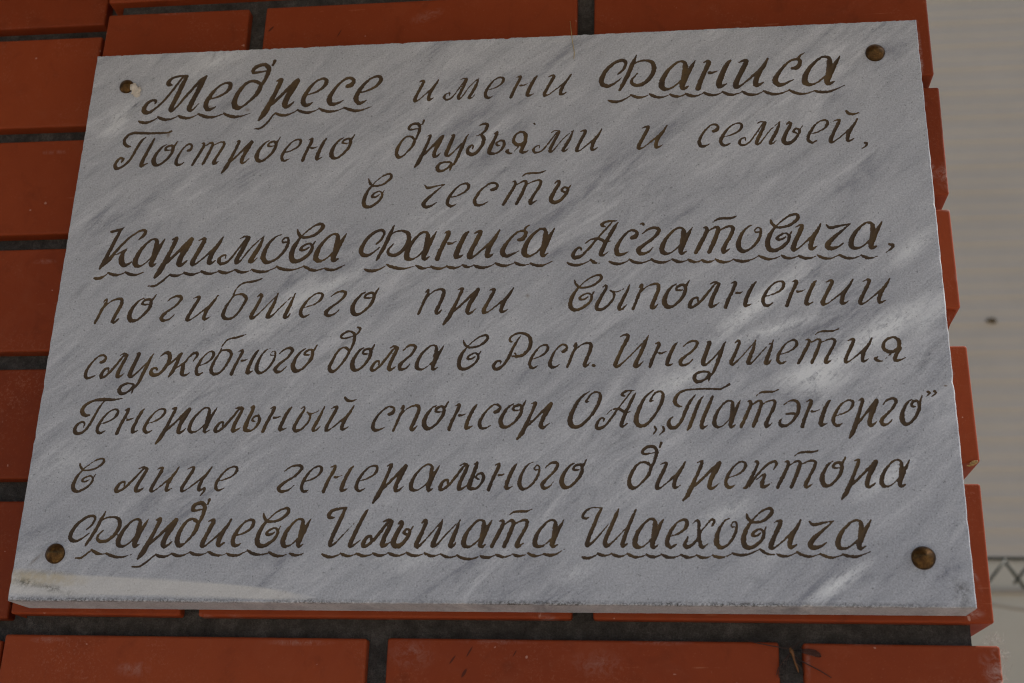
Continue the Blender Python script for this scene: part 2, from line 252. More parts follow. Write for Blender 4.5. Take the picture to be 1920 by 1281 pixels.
# stops, commas, quotation marks, cut straight where they stand: (word they follow, close-up, strokes)
MARKS = [(6, 'C', ["1925,768,18 1940,772,18 1930,792,14 1905,808,6"]), (11, 'H', ["1358,326,20 1384,331,20 1370,356,16 1332,384,6"]), (18, 'J', ["1892,352,24 1896,353,24"]),
         (23, 'K', ["768,778,18 775,800,17 746,840,6", "826,778,18 829,802,17 799,834,6"]), (23, 'L', ["1624,534,18 1636,545,15 1612,568,6", "1670,530,18 1681,542,15 1650,568,6"]),
         (11, 'G', ["556,186,10 574,184,18 578,192,14"]), (4, 'B', ["1188,562,14 1191,564,14"])]
# wavy underlines: (close-up, list of runs); a run is the row of its crests
WAVES = [
('A', ["298,545 432,516 572,506 712,494 887,491 1068,488", "1095,597 1245,489 1398,465 1548,456 1722,450 1906,443"]),
('C', ["152,474 310,436 440,430 580,432 690,428 815,420 945,415 1080,413 1230,410 1405,402 1580,407 1787,367"]),
('E', ["140,524 235,484 355,482 476,482", "510,578 665,498 760,484 880,474 1000,474 1110,464 1230,464 1400,444 1590,440 1730,455 1872,428"]),
('F', ["165,462 318,430 520,436 625,442 735,440 840,432 920,434 1070,418 1205,414 1312,420 1462,404"]),
('G', ["55,456 215,433 270,456", "345,446 485,432 635,430 780,428 890,432 985,436 1080,430 1205,430 1380,404 1535,403 1655,404 1785,402 1938,398 2088,402 2206,404"]),
('M', ["228,800 340,742 445,766 614,774", "618,860 785,776 895,768 1020,758 1150,756 1275,768 1420,746 1570,760 1710,766 1818,760"]),
('N', ["385,774 515,768 625,768 740,766 845,764 970,762 1095,766 1205,770 1320,782 1480,784 1590,774 1706,772 1811,766 1921,770 2061,737"]),
('O', ["635,794 745,767 840,768 950,770 1080,776 1185,774 1320,776 1430,780 1540,780 1675,766 1866,736 1983,772 2123,758 2288,770 2443,774 2630,754"]),
]
def parse_stroke(s): return [tuple(float(v) for v in p.split(',')) for p in s.split()]
def spline(pts, n=5):
    """Catmull-Rom through the readings"""
    P = np.array(pts, float)
    if len(P) < 3:
        t = np.linspace(0, 1, 4)[:, None]; return P[0] * (1 - t) + P[-1] * t
    Q = np.vstack([2 * P[0] - P[1], P, 2 * P[-1] - P[-2]]); out = []
    for i in range(1, len(Q) - 2):
        p0, p1, p2, p3 = Q[i - 1], Q[i], Q[i + 1], Q[i + 2]
        for t in np.arange(n) / n:
            out.append(0.5 * (2 * p1 + (p2 - p0) * t + (2 * p0 - 5 * p1 + 4 * p2 - p3) * t * t + (3 * p1 - p0 - 3 * p2 + p3) * t ** 3))
    out.append(P[-1]); out = np.array(out); out[:, 2] = np.maximum(out[:, 2], min(p[2] for p in pts) * .9)
    return out
def to_mm(c, stroke):
    """readings of one close-up to millimetres on the plaque: x, y, width"""
    z = 1920 / 520 if c.isupper() else 12.0; out = []
    for x, y, w in stroke:
        u, v = crop_px(c, x, y); X, Y = plaque_mm(u, v)
        a = plaque_mm(u + 1, v); b = plaque_mm(u, v + 1)
        s = math.sqrt(abs((a[0] - X) * (b[1] - Y) - (a[1] - Y) * (b[0] - X)))
        out.append((X, Y, w / z * s))
    return out
HAND = {'b': 1.13, 'r': 0.97}
PEN = 1.13      # the cut is a little wider than the readings
def glyph_mm(ch):
    c, hand, b, h, ss = GLYPHS[ch]
    st = [to_mm(c, parse_stroke(s)) for s in ss]
    sp = [spline(s) for s in st]
    P = np.vstack(sp); r = P[:, 2] / 2
    l = int(np.argmin(P[:, 0] - r)); q = int(np.argmax(P[:, 0] + r))
    xm = P[:, 0].mean(); pxm = np.mean([p[0] for s in ss for p in parse_stroke(s)])
    Yb = plaque_mm(*crop_px(c, pxm, b))[1]; xh = plaque_mm(*crop_px(c, pxm, b - h))[1] - Yb
    return dict(st=st, x0=P[l, 0] - r[l], x1=P[q, 0] + r[q], v0=(P[l, 1] - Yb) / xh, v1=(P[q, 1] - Yb) / xh, Yb=Yb, xh=xh, wf=1 / HAND[hand])
def word_strokes(w, cache={}):
    c, txt, hand, (xa, ya, xb, yb), h, ext = w
    out = []; wf = HAND[hand]
    for k, (ch, e) in enumerate(zip(txt, ext.split())):
        e0, e1 = (float(v) for v in e.split(','))
        if ch not in cache: cache[ch] = glyph_mm(ch)
        g = cache[ch]; base = lambda x: ya + (yb - ya) * (x - xa) / (xb - xa)
        L = plaque_mm(*crop_px(c, e0, base(e0) - g['v0'] * h)); R_ = plaque_mm(*crop_px(c, e1, base(e1) - g['v1'] * h))
        xm = (e0 + e1) / 2; Yb = plaque_mm(*crop_px(c, xm, base(xm)))[1]; xh = plaque_mm(*crop_px(c, xm, base(xm) - h))[1] - Yb
        sx = (R_[0] - L[0]) / (g['x1'] - g['x0']); sy = xh / g['xh']
        for s in g['st']:
            out.append(spline([(L[0] + (x - g['x0']) * sx, Yb + (y - g['Yb']) * sy, wd * sy * g['wf'] * wf * PEN) for x, y, wd in s]))
    return out
def wave_strokes(c, run):
    P = [tuple(float(v) for v in p.split(',')) for p in run.split()]; out = []
    for k in range(len(P) - 1):
        (x0, y0), (x1, y1) = P[k], P[k + 1]; d = x1 - x0
        dip = 20 * min(1.2, d / 130)
        m = lambda t, q: (x0 + d * t, y0 + (y1 - y0) * t + q)
        if y0 - y1 > 40:      # the swung start of a run
            pts = [(x0, y0, 10), (x0 + d * .3, y0 + 4 - (y0 - y1) * .08, 16), (x0 + d * .62, y0 - (y0 - y1) * .42, 15), (x1 - d * .12, y1 + 12, 12), (x1 + 6, y1, 8)]
        else:
            pts = [(x0 - 3, y0 - 1, 13), (*m(.12, dip * .5), 22), (*m(.38, dip), 22), (*m(.66, dip * .85), 13), (x1 + 2, y1, 5)]
        out.append(spline(to_mm(c, pts)))
    return out
# ---------------------------------------------------------------- materials
def streak(k, u0, v0, u1, v1, half):
    a = at(u0, v0); b = at(u1, v1); d = b - a
    return (k, (a[0] + b[0]) / 2, (a[1] + b[1]) / 2, np.hypot(d[0], d[1]) * .62, half, math.degrees(math.atan2(d[1], d[0])))
def blot(k, u, v, rx, ry, deg=0):
    a = at(u, v); return (k, a[0], a[1], rx, ry, deg)
def marble():
    M = Mat('grey_marble', .62, .32)
    tilt = M.mapping(M.pos, rot=(0, math.radians(40), 0))
    cloud_ = M.noise(M.mapping(M.pos, (.7, 0, .2)), 11, 3, .5)
    vein = M.noise(M.mapping(tilt, scale=(6, 5, 27)), 2.0, 8, .66, 1.1)
    fine = M.noise(M.mapping(tilt, scale=(26, 24, 110)), 2.0, 8, .78, .6)
    thin = M.math('MULTIPLY', M.ramp(M.noise(M.mapping(tilt, (.3, .1, .7), scale=(4, 4, 40)), 2.0, 6, .6, 1.5), [(.60, 0.0), (.68, 1.0)]), M.ramp(cloud_, [(.46, 0), (.6, 1)]))
    cloud = M.noise(M.pos, 9, 4, .55, .8)
    grain = M.noise(M.pos, 900, 3, .75)
    pit = M.noise(M.pos, 420, 2, .6)
    v = M.math('ADD', M.math('MULTIPLY', vein, .56), M.math('MULTIPLY', fine, .28)); v = M.math('ADD', v, M.math('MULTIPLY', cloud, .16))
    lull = M.ramp(M.noise(M.mapping(tilt, (.2, .4, .1), scale=(1, 1, 2.2)), 7, 3, .6, .8), [(.36, .30), (.62, 1.35)])
    v = M.math('ADD', .5, M.math('MULTIPLY', M.math('SUBTRACT', v, .5), lull))
    base = M.ramp(v, [(.37, (.292, .303, .341)), (.455, (.416, .429, .466)), (.52, (.475, .489, .524)), (.62, (.594, .606, .640))])
    base = M.mix(M.math('MULTIPLY', thin, .30), base, (.22, .228, .26))
    white = M.spots([streak(.9, 1332, 640, 1510, 500, 9), streak(.7, 1368, 643, 1534, 590, 6), streak(.75, 1205, 752, 1335, 677, 8), streak(1.0, 1451, 722, 1600, 672, 11), streak(.9, 1546, 685, 1770, 550, 12),
        streak(.6, 1664, 507, 1755, 425, 8), streak(.6, 1600, 938, 1730, 848, 9), streak(.8, 1505, 1142, 1632, 1052, 6), streak(.4, 1040, 1090, 1125, 1055, 6), streak(.5, 1700, 640, 1790, 560, 6), streak(.55, 1480, 745, 1610, 700, 8),
        streak(.45, 1290, 1000, 1420, 930, 9), streak(.5, 195, 262, 250, 190, 8), streak(.4, 330, 150, 480, 80, 12), streak(.35, 420, 640, 640, 520, 14), streak(.4, 560, 560, 700, 500, 6), streak(.35, 700, 1080, 860, 1010, 12), streak(.3, 60, 900, 170, 830, 14)])
    white = M.math('MULTIPLY', white, M.ramp(M.math('ADD', M.math('MULTIPLY', fine, .65), M.math('MULTIPLY', M.noise(M.pos, 340, 4, .7), .35)), [(.40, .16), (.52, 1.0)]))
    base = M.mix(M.math('MULTIPLY', white, 1.45, True), base, (.81, .83, .85))
    dark = M.spots([streak(.8, 1712, 700, 1770, 632, 4), streak(.5, 1470, 640, 1600, 590, 4), streak(.6, 1545, 440, 1600, 380, 5), streak(.7, 394, 118, 408, 92, 2.2), streak(.5, 128, 566, 168, 528, 3), streak(.6, 225, 226, 300, 168, 3.5),
        streak(.5, 205, 240, 262, 205, 3), blot(.7, 430, 196, 11, 6, 35), streak(.3, 1440, 330, 1560, 260, 6), blot(.45, 1415, 1085, 7, 4), streak(.45, 1690, 780, 1740, 735, 4), streak(.4, 260, 330, 420, 250, 5),
        streak(.35, 560, 700, 700, 610, 5), streak(.35, 1080, 660, 1200, 590, 5), streak(.4, 1130, 850, 1190, 800, 4), streak(.35, 400, 860, 560, 760, 5), blot(.5, 1699, 1038, 3, 6, -35), blot(.4, 287, 151, 2.5, 4)])
    dark = M.math('ADD', dark, M.spots([streak(.7, 215, 232, 232, 214, 1.6), streak(.7, 246, 205, 262, 190, 1.8), streak(.55, 415, 120, 424, 104, 1.2), streak(.5, 600, 268, 660, 226, 1.4), streak(.5, 905, 350, 980, 296, 1.6), streak(.45, 520, 612, 610, 545, 1.4), streak(.5, 1190, 560, 1260, 508, 1.5), streak(.5, 880, 640, 990, 560, 1.6), streak(.5, 300, 800, 390, 730, 1.5), streak(.45, 740, 930, 850, 850, 1.6), streak(.6, 1395, 700, 1450, 655, 1.6), streak(.6, 1620, 800, 1700, 735, 2.0), streak(.5, 1585, 330, 1660, 270, 1.6), streak(.45, 1380, 240, 1470, 170, 1.6), blot(.5, 1733, 1075, 1.2, 9), blot(.45, 104, 1068, 1.2, 8), blot(.4, 1642, 124, 1.1, 7)]))
    dark = M.math('MULTIPLY', dark, M.ramp(fine, [(.40, 1.0), (.56, .22)]))
    base = M.mix(M.math('MULTIPLY', dark, 1.25, True), base, (.19, .196, .222))
    # grain of the sawn face and the pores it has
    base = M.mix(.44, base, M.ramp(grain, [(.30, .18), (.5, .5), (.7, .82)]), 'OVERLAY')
    flk = M.noise(M.mapping(tilt, scale=(1, 1, 2.2)), 230, 3, .7)
    base = M.mix(M.math('MULTIPLY', M.ramp(flk, [(.28, 1.0), (.40, 0.0)]), .45), base, (.21, .215, .23))
    base = M.mix(M.math('MULTIPLY', M.ramp(pit, [(.30, 1.0), (.36, 0.0)]), .6), base, (.16, .165, .17))
    # grime on the sharp lower edge, painted sunlight and moss at the lower left corner, a smear at the lower right one
    sep = M.n.new('ShaderNodeSeparateXYZ'); M.link(M.pos, sep.inputs[0])
    low = M.ramp(M.math('MULTIPLY', M.math('SUBTRACT', sep.outputs[2], Z0), 100), [(0.0, .95), (.10, .7), (.26, 0.0)])
    speck = M.ramp(M.noise(M.pos, 520, 4, .8), [(.44, 0.0), (.56, 1.0)]); patch = M.ramp(M.noise(M.pos, 22, 3, .6), [(.38, .25), (.6, 1.0)])
    face = M.math('LESS_THAN', M.math('ABSOLUTE', sep.outputs[1]), .0024)
    base = M.mix(M.math('MULTIPLY', M.math('MULTIPLY', low, face), M.math('MULTIPLY', speck, patch)), base, (.055, .053, .045))
    sun_patch = M.spots([(1.0, 22, 9.0, 88, 8.5, -1.0), (.95, 95, 8.5, 100, 7.0, -2.6), (.7, 158, 5.5, 52, 4.5, -4.5)])  # reflected sunlight painted into the marble as a pale band, lower left
    sun_patch = M.math('MULTIPLY', M.ramp(M.math('ADD', sun_patch, M.math('MULTIPLY', M.math('SUBTRACT', grain, .5), .08)), [(.08, 0.0), (.42, 1.0)]), face)
    base = M.mix(M.math('MULTIPLY', sun_patch, .42), base, (.86, .82, .74))
    ochre = M.math('MULTIPLY', M.ramp(M.spots([(1, 16, 14, 44, 7, -3)]), [(.1, 0), (.6, 1)]), M.ramp(M.noise(M.pos, 130, 4, .7), [(.35, .2), (.6, 1)]))  # warm left end of the same painted sunlight
    base = M.mix(M.math('MULTIPLY', ochre, .55), base, (.50, .40, .20))
    moss = M.math('MULTIPLY', M.spots([(1.3, 9, 11, 11, 4.0, -6), (1.2, 27, 7.5, 15, 3.4, -10), (.7, 40, 3.5, 6, 3)]), M.ramp(M.noise(M.pos, 330, 5, .75), [(.42, 0), (.56, 1)]))
    base = M.mix(M.math('MULTIPLY', moss, .62, True), base, (.07, .068, .045))
    smear = M.math('MULTIPLY', M.spots([(1.3, 593, 8, 6.5, 12, 12)]), M.ramp(M.noise(M.pos, 200, 5, .7), [(.40, 0), (.60, 1)]))
    base = M.mix(M.math('MULTIPLY', smear, .9, True), base, (.13, .13, .125))
    rust = M.math('MULTIPLY', M.spots([(1.0, 92, 360, 3.5, 1.6), (.9, 64, 337.5, 2, 3), (.8, 122, 356, 3, 2), (1.4, 595.5, 137, 1.6, .8), (.7, 331, 204, 2, 2), (.6, 14, 26, 8, 1.4, 45)]), 1.0)
    base = M.mix(M.math('MULTIPLY', rust, .8, True), base, (.16, .10, .05))
    M.color(base)
    M.bump(M.math('ADD', M.math('MULTIPLY', grain, .6), M.math('MULTIPLY', pit, .5)), .35, .0006)
    return M.m
def paint():
    M = Mat('brown_letter_paint', .55, .35)
    a = M.noise(M.pos, 45, 3, .6); b = M.noise(M.pos, 600, 4, .7)
    c = M.ramp(M.math('ADD', M.math('MULTIPLY', a, .75), M.math('MULTIPLY', b, .25)), [(.34, (.046, .028, .015)), (.50, (.074, .044, .020)), (.64, (.116, .071, .026)), (.76, (.15, .096, .033))])
    M.color(c); M.bump(b, .5, .0005); return M.m
def brick():
    M = Mat('glazed_red_brick', .55, .14)
    big = M.noise(M.pos, 5, 4, .6); mid = M.noise(M.pos, 60, 5, .65); grain = M.noise(M.pos, 700, 3, .7)
    rnd = M.geo.outputs['Random Per Island']
    v = M.math('ADD', M.math('ADD', M.math('MULTIPLY', big, .5), M.math('MULTIPLY', mid, .25)), M.math('MULTIPLY', rnd, .34))
    c = M.ramp(v, [(.25, (.195, .033, .009)), (.52, (.25, .043, .012)), (.80, (.31, .058, .0165))])
    c = M.mix(M.math('MULTIPLY', M.ramp(grain, [(.62, 0.0), (.74, 1.0)]), .25), c, (.42, .16, .08))
    # hairline scratches, rubbed chalk and lime
    scr = M.noise(M.mapping(M.pos, rot=(0, math.radians(62), 0), scale=(9, 9, 240)), 1.0, 2, .5)
    c = M.mix(M.math('MULTIPLY', M.math('MULTIPLY', M.ramp(scr, [(.70, 0.0), (.735, 1.0)]), M.ramp(mid, [(.48, 0), (.62, 1)])), .35), c, (.52, .22, .12))
    N = -TH
    def px(k, u, v, rx, ry, deg=0): p = at(u, v, N); return (k, p[0], p[1], rx, ry, deg, N)
    lime = M.spots([px(1.5, 1716, 42, 2.5, 2.2), px(1.3, 1723, 90, 2.4, 22), px(1.0, 1727, 122, 2.5, 9), px(1.2, 1784, 393, 9, 2.4), px(.8, 1790, 592, 5, 2.6), px(.9, 1747, 318, 4, 9), px(.7, 1772, 330, 7, 12), px(1.0, 1876, 1262, 4.5, 20, 8), px(.8, 1868, 1275, 7, 18, 25),
        px(.7, 1020, 1158, 14, 4, -20), px(.8, 380, 1160, 16, 4, -15), px(.5, 455, 1165, 16, 3, -25), px(.6, 1770, 900, 2, 20), px(.7, 1822, 1151, 9, 4), px(.45, 250, 1255, 14, 6), px(.35, 770, 1225, 18, 12), px(.3, 1120, 1245, 20, 10), px(.5, 1730, 195, 4, 3), px(.6, 560, 1205, 26, 2.5), px(.5, 930, 1203, 30, 2.2), px(.55, 1240, 1204, 22, 2.5), px(.5, 1640, 1205, 30, 2.5), px(.5, 90, 1200, 14, 2.5), px(.5, 80, 262, 14, 2.5), px(.5, 60, 470, 12, 2.5), px(.4, 330, 24, 18, 2.5), px(.4, 690, 1225, 2, 12), px(.4, 1515, 1240, 2, 14), px(.4, 800, 30, 16, 6, 20), px(.5, 1796, 470, 3, 14), px(.5, 1799, 520, 4, 6), px(.5, 1787, 700, 1.6, 1.6), px(.4, 1830, 1080, 2, 12, 15)])
    rub = M.ramp(M.noise(M.pos, 170, 6, .75, 1.0), [(.44, 0.0), (.66, 1.0)])
    c = M.mix(M.math('MULTIPLY', M.math('MULTIPLY', lime, rub), .62, True), c, (.58, .45, .40))
    haze_ = M.ramp(M.noise(M.pos, 14, 5, .7, 1.5), [(.56, 0.0), (.72, 1.0)])
    c = M.mix(M.math('MULTIPLY', haze_, .05), c, (.42, .20, .12))
    dust = M.math('MULTIPLY', M.ramp(M.noise(M.pos, 520, 5, .8), [(.52, 0), (.66, 1)]), M.ramp(M.noise(M.mapping(M.pos, (.3, .2, .9)), 16, 4, .65, 1.2), [(.50, 0), (.70, 1)]))
    c = M.mix(M.math('MULTIPLY', dust, .30), c, (.50, .24, .15))
    soot = M.ramp(M.noise(M.mapping(M.pos, (.1, .5, .4)), 28, 5, .7, .8), [(.55, 0), (.75, 1)]); c = M.mix(M.math('MULTIPLY', soot, .35), c, (.10, .020, .008))
    dots = M.noise(M.pos, 210, 1, .3); c = M.mix(M.math('MULTIPLY', M.ramp(dots, [(.815, 0), (.84, 1)]), .6), c, (.55, .32, .24))
    nick = M.spots([px(1.2, 508, 54, 1.2, 4.5, -40), px(.8, 636, 62, .8, 7, -25), px(1.0, 848, 1237, 1.0, 5, -35), px(1.0, 880, 1222, .9, 6, -30), px(1.0, 870, 1262, 1.6, 5, -30), px(.8, 965, 1225, .8, 4, -30)])
    c = M.mix(M.math('MULTIPLY', M.ramp(nick, [(.25, 0), (.55, 1)]), .75), c, (.05, .016, .010))
    M.color(c)
    M.link(M.ramp(mid, [(.3, .42), (.7, .58)]), M.b.inputs['Roughness'])
    M.bump(M.math('ADD', M.math('MULTIPLY', mid, .5), M.math('MULTIPLY', grain, .35)), .22, .0012)
    return M.m
def mortar_mat():
    M = Mat('dark_mortar', .9, .2)
    a = M.noise(M.pos, 90, 6, .7); b = M.noise(M.pos, 900, 4, .75)
    c = M.ramp(M.math('ADD', M.math('MULTIPLY', a, .6), M.math('MULTIPLY', b, .4)), [(.34, (.032, .029, .026)), (.5, (.075, .068, .062)), (.68, (.17, .155, .14))])
    M.color(c); M.bump(M.math('ADD', a, M.math('MULTIPLY', b, .6)), .9, .003); return M.m
def plain(name, c, rough=.6, spec=.4, var=.12, scale=60, metal=0.0, bump=0.0):
    M = Mat(name, rough, spec); n = M.noise(M.pos, scale, 5, .65)
    lo = tuple(v * (1 - var) for v in c); hi = tuple(v * (1 + var) for v in c)
    M.color(M.ramp(n, [(.3, lo), (.7, hi)])); M.b.inputs['Metallic'].default_value = metal
    if bump: M.bump(n, .5, bump)
    return M.m
MARBLE, PAINT, BRICK, MORTAR = marble(), paint(), brick(), mortar_mat()
def brass():
    M = Mat('tarnished_brass', .36, .5); a = M.noise(M.pos, 260, 5, .7); b = M.noise(M.pos, 900, 4, .7)
    M.color(M.ramp(a, [(.30, (.04, .021, .009)), (.52, (.10, .052, .017)), (.74, (.20, .115, .036))])); M.b.inputs['Metallic'].default_value = .85
    M.link(M.ramp(b, [(.3, .25), (.7, .44)]), M.b.inputs['Roughness']); M.bump(b, .2, .0003); return M.m
BRASS = brass()
SIDING = plain('cream_siding', (.54, .475, .385), .55, .25, .04, 3)
PLAINWALL = plain('pale_wall_paint', (.53, .485, .385), .7, .2, .05, 2)
TRIM = plain('tan_trim', (.36, .31, .24), .6, .3, .08, 5)
STEEL = plain('dark_green_steel', (.045, .048, .032), .5, .4, .2, 30)
GROUND = plain('grey_ground', (.44, .40, .345), .95, .2, .25, 1.2)
PLASTER = plain('white_plaster', (.62, .56, .48), .85, .2, .18, 300, bump=.001)
THREAD = plain('yellow_thread', (.50, .38, .18), .7, .2, .15, 300)
AMBER = plain('amber_body', (.15, .058, .012), .45, .4, .35, 700)
LEG = plain('brown_leg', (.035, .013, .008), .5, .4, .2, 500)
COCOON = plain('straw_cocoon', (.30, .18, .06), .55, .4, .45, 420)

# ---------------------------------------------------------------- ground
g = 60.0
tag(mesh_obj('ground', [(-g, -g, 0), (g, -g, 0), (g, g, 0), (-g, g, 0)], [(0, 1, 2, 3)], GROUND), kind='structure')

# ---------------------------------------------------------------- brick wall: a pier that stands proud of a recessed bay
NB, NM, NL, NLM = -TH, -TH - 8.5, -TH - 20.0, -TH - 30.0
def add_brick(bm, x0, x1, y0, y1, n, depth=110, r=1.6, wob=.5):
    """one brick with softened arrises and slightly crooked corners"""
    x = [x0, x1]; y = [y0, y1]; q = lambda: random.uniform(-wob, wob)
    c = {}
    for i in (0, 1):
        for j in (0, 1):
            dx, dy = q(), q()
            for k in (0, 1): c[i, j, k] = bm.verts.new(W(x[i] + dx, y[j] + dy, n - depth * k))
    fs = [(c[0, 0, 0], c[1, 0, 0], c[1, 1, 0], c[0, 1, 0]), (c[0, 0, 1], c[0, 1, 1], c[1, 1, 1], c[1, 0, 1]), (c[0, 0, 0], c[0, 1, 0], c[0, 1, 1], c[0, 0, 1]),
          (c[1, 0, 0], c[1, 0, 1], c[1, 1, 1], c[1, 1, 0]), (c[0, 0, 0], c[0, 0, 1], c[1, 0, 1], c[1, 0, 0]), (c[0, 1, 0], c[1, 1, 0], c[1, 1, 1], c[0, 1, 1])]
    fs = [bm.faces.new(f) for f in fs]
    es = {e_ for f in (fs[0], fs[3], fs[2], fs[4], fs[5]) for e_ in f.edges}
    bmesh.ops.bevel(bm, geom=list(es), offset=r / 1000, segments=3, affect='EDGES', profile=.5)
    return c
# measured rows of the pier, bottom and top of each (plaque millimetres), and of the bay beside it
rows = [(-106.5, -18.0), (-5.0, 82.0), (95.5, 175.5), (202.0, 275.2), (286.0, 371.8), (382.0, 467.0), (479.0, 566.0)]
bay = [(-112.0, -20.0), (-5.5, 77.0), (92.5, 176.0), (189.3, 272.6), (284.4, 366.5), (379.3, 461.8), (472.6, 560.0)]
full = {-106.5, 95.5 - 0, 286.0, 479.0}
def extend(rs, lo, hi):
    a = list(rs)
    while a[0][0] > lo: a.insert(0, (a[0][0] - 99, a[0][0] - 12))
    while a[-1][1] < hi: a.append((a[-1][1] + 12, a[-1][1] + 98))
    return a
LOW, HIGH = -Z0 * 1000 + 60, 640
wall = empty('brick_wall', W(300, 0, NB)); wall.location.z = 0
tag(wall, 'red brick wall with dark recessed mortar joints behind the marble plaque', 'brick wall')
bm = bmesh.new(); rp = extend(rows, LOW, HIGH); k0 = rp.index(rows[0])
for i, (y0, y1) in enumerate(rp):
    if (i - k0) % 2 == 0: xs = [(-15.3, 229.3), (242.2, 487.6), (502.6, 618.6)]
    else: xs = [(-13.8, 102.8), (115.6, 360.4), (373.2, 617.2)]
    for x0, x1 in xs:
        rt = x1 > 600
        add_brick(bm, x0, x1 + (random.uniform(-.4, .4) if rt else 0), y0, y1, NB + random.uniform(-.5, .2))
wv = [bm.verts.new(W(*p)) for p in ((596, 202.5, NB - 4), (615.5, 202.5, NB - 4), (605.5, 180, NB - 9), (596, 180, NB - 9), (596, 202.5, NB - 90), (615, 202.5, NB - 90), (605, 178, NB - 90), (596, 178, NB - 90))]
for f in ((0, 3, 2, 1), (1, 2, 6, 5), (3, 7, 6, 2), (0, 1, 5, 4), (4, 5, 6, 7), (0, 4, 7, 3)): bm.faces.new([wv[k] for k in f])     # broken lump under the third brick
pier = put_under(bm_obj('pier', bm, BRICK, smooth=False), wall)
bm = bmesh.new()
def slab(bm, x0, x1, y0, y1, n0, n1):
    vs_ = [bm.verts.new(W(x, y, n)) for x in (x0, x1) for y in (y0, y1) for n in (n0, n1)]
    for f in ((0, 1, 3, 2), (4, 6, 7, 5), (0, 4, 5, 1), (2, 3, 7, 6), (0, 2, 6, 4), (1, 5, 7, 3)): bm.faces.new([vs_[j] for j in f])
slab(bm, -6, 604.5, rp[0][0] - 40, rp[-1][1] - 4, NM, NB - 106)
put_under(bm_obj('pier_mortar', bm, MORTAR), pier)
bm = bmesh.new(); rb = extend(bay, LOW, HIGH); k1 = rb.index(bay[0])
for i, (y0, y1) in enumerate(rb):
    x = -26.2
    first = 118 if (i - k1) % 2 else 243
    while x > -1500:
        add_brick(bm, x - first, x, y0, y1, NL + random.uniform(-.6, .3)); x -= first + 12; first = 243
bayo = put_under(bm_obj('recessed_bay', bm, BRICK), wall)
bm = bmesh.new(); slab(bm, -1560, -7, rb[0][0] - 40, rb[-1][1] - 4, NLM, NB - 104)
put_under(bm_obj('bay_mortar', bm, MORTAR), bayo)

# unseen overhang added above the frame to darken the upper part of the wall
bm = bmesh.new(); ey = max(rp[-1][1], rb[-1][1]) + 14
for k in range(8): slab(bm, -1700, 900, ey, ey + 18, NB - 105 + k * 118 + 3, NB - 105 + (k + 1) * 118)
slab(bm, -1700, 900, ey - 30, ey + 150, NB - 105 + 8 * 118 + 3, NB - 105 + 8 * 118 + 28)
slab(bm, -1700, 900, ey + 21, ey + 40, NB - 105, NB - 105 + 8 * 118)
put_under(bm_obj('added_shade_eave', bm, PLAINWALL), wall)

# ---------------------------------------------------------------- the marble plaque with its cut and painted inscription
H = 0.5                                                # millimetres per cell of the carving
NX, NY = int(600 / H), int(round(PH / H))
HX, HY = 600 / NX, PH / NY
phi = np.full((NX + 1, NY + 1), 9.0, np.float32); lab = np.full((NX + 1, NY + 1), -1, np.int16)
groups = []
def carve(strokes, gi):
    for s in strokes:
        for i in range(len(s) - 1):
            x0, y0, w0 = s[i]; x1, y1, w1 = s[i + 1]; r = max(w0, w1) / 2 + 2.2
            a, b = max(0, int((min(x0, x1) - r) / HX)), min(NX, int((max(x0, x1) + r) / HX) + 1)
            c, d = max(0, int((min(y0, y1) - r) / HY)), min(NY, int((max(y0, y1) + r) / HY) + 1)
            if b <= a or d <= c: continue
            X = (np.arange(a, b + 1) * HX)[:, None]; Y = (np.arange(c, d + 1) * HY)[None, :]; dx, dy = x1 - x0, y1 - y0
            t = np.clip(((X - x0) * dx + (Y - y0) * dy) / (dx * dx + dy * dy + 1e-9), 0, 1)
            D = np.hypot(X - x0 - t * dx, Y - y0 - t * dy) - (w0 + (w1 - w0) * t) / 2
            sub = phi[a:b + 1, c:d + 1]; k = D < sub
            sub[k] = D[k]; lab[a:b + 1, c:d + 1][k] = gi
for wi, w_ in enumerate(WORDS):
    groups.append('carved_word'); carve(word_strokes(w_), len(groups) - 1)
for wi, c_, ss in MARKS: carve([spline(to_mm(c_, parse_stroke(s))) for s in ss], wi)
for c_, runs in WAVES:
    for r_ in runs: groups.append('wavy_underline'); carve(wave_strokes(c_, r_), len(groups) - 1)
rng = np.random.default_rng(3)
def rough(cell):
    """smooth random field over the grid, for the ragged edge the chisel left"""
    nx, ny = int(600 / cell) + 3, int(PH / cell) + 3; R = rng.standard_normal((nx, ny)).astype(np.float32)
    fx = np.arange(NX + 1) * HX / cell; fy = np.arange(NY + 1) * HY / cell; ix, iy = fx.astype(int), fy.astype(int)
    tx, ty = (fx - ix)[:, None], (fy - iy)[None, :]; tx = tx * tx * (3 - 2 * tx); ty = ty * ty * (3 - 2 * ty)
    return (R[np.ix_(ix, iy)] * (1 - tx) + R[np.ix_(ix + 1, iy)] * tx) * (1 - ty) + (R[np.ix_(ix, iy + 1)] * (1 - tx) + R[np.ix_(ix + 1, iy + 1)] * tx) * ty
phi = phi + .12 * rough(1.2) + .11 * rough(.62)
phi[np.abs(phi) < .02] = .02
phi[lab < 0] = 9
M0 = 4                                                  # cells kept whole along the rim
phi[:M0] = 9; phi[-M0:] = 9; phi[:, :M0] = 9; phi[:, -M0:] = 9
depth = lambda f: -min(.62, .7 * -f) if f < 0 else 0.0
xy = lambda i, j: (i * HX, j * HY)
ins = phi < 0
cs = ins[:-1, :-1].astype(np.int8) + ins[1:, :-1] + ins[1:, 1:] + ins[:-1, 1:]
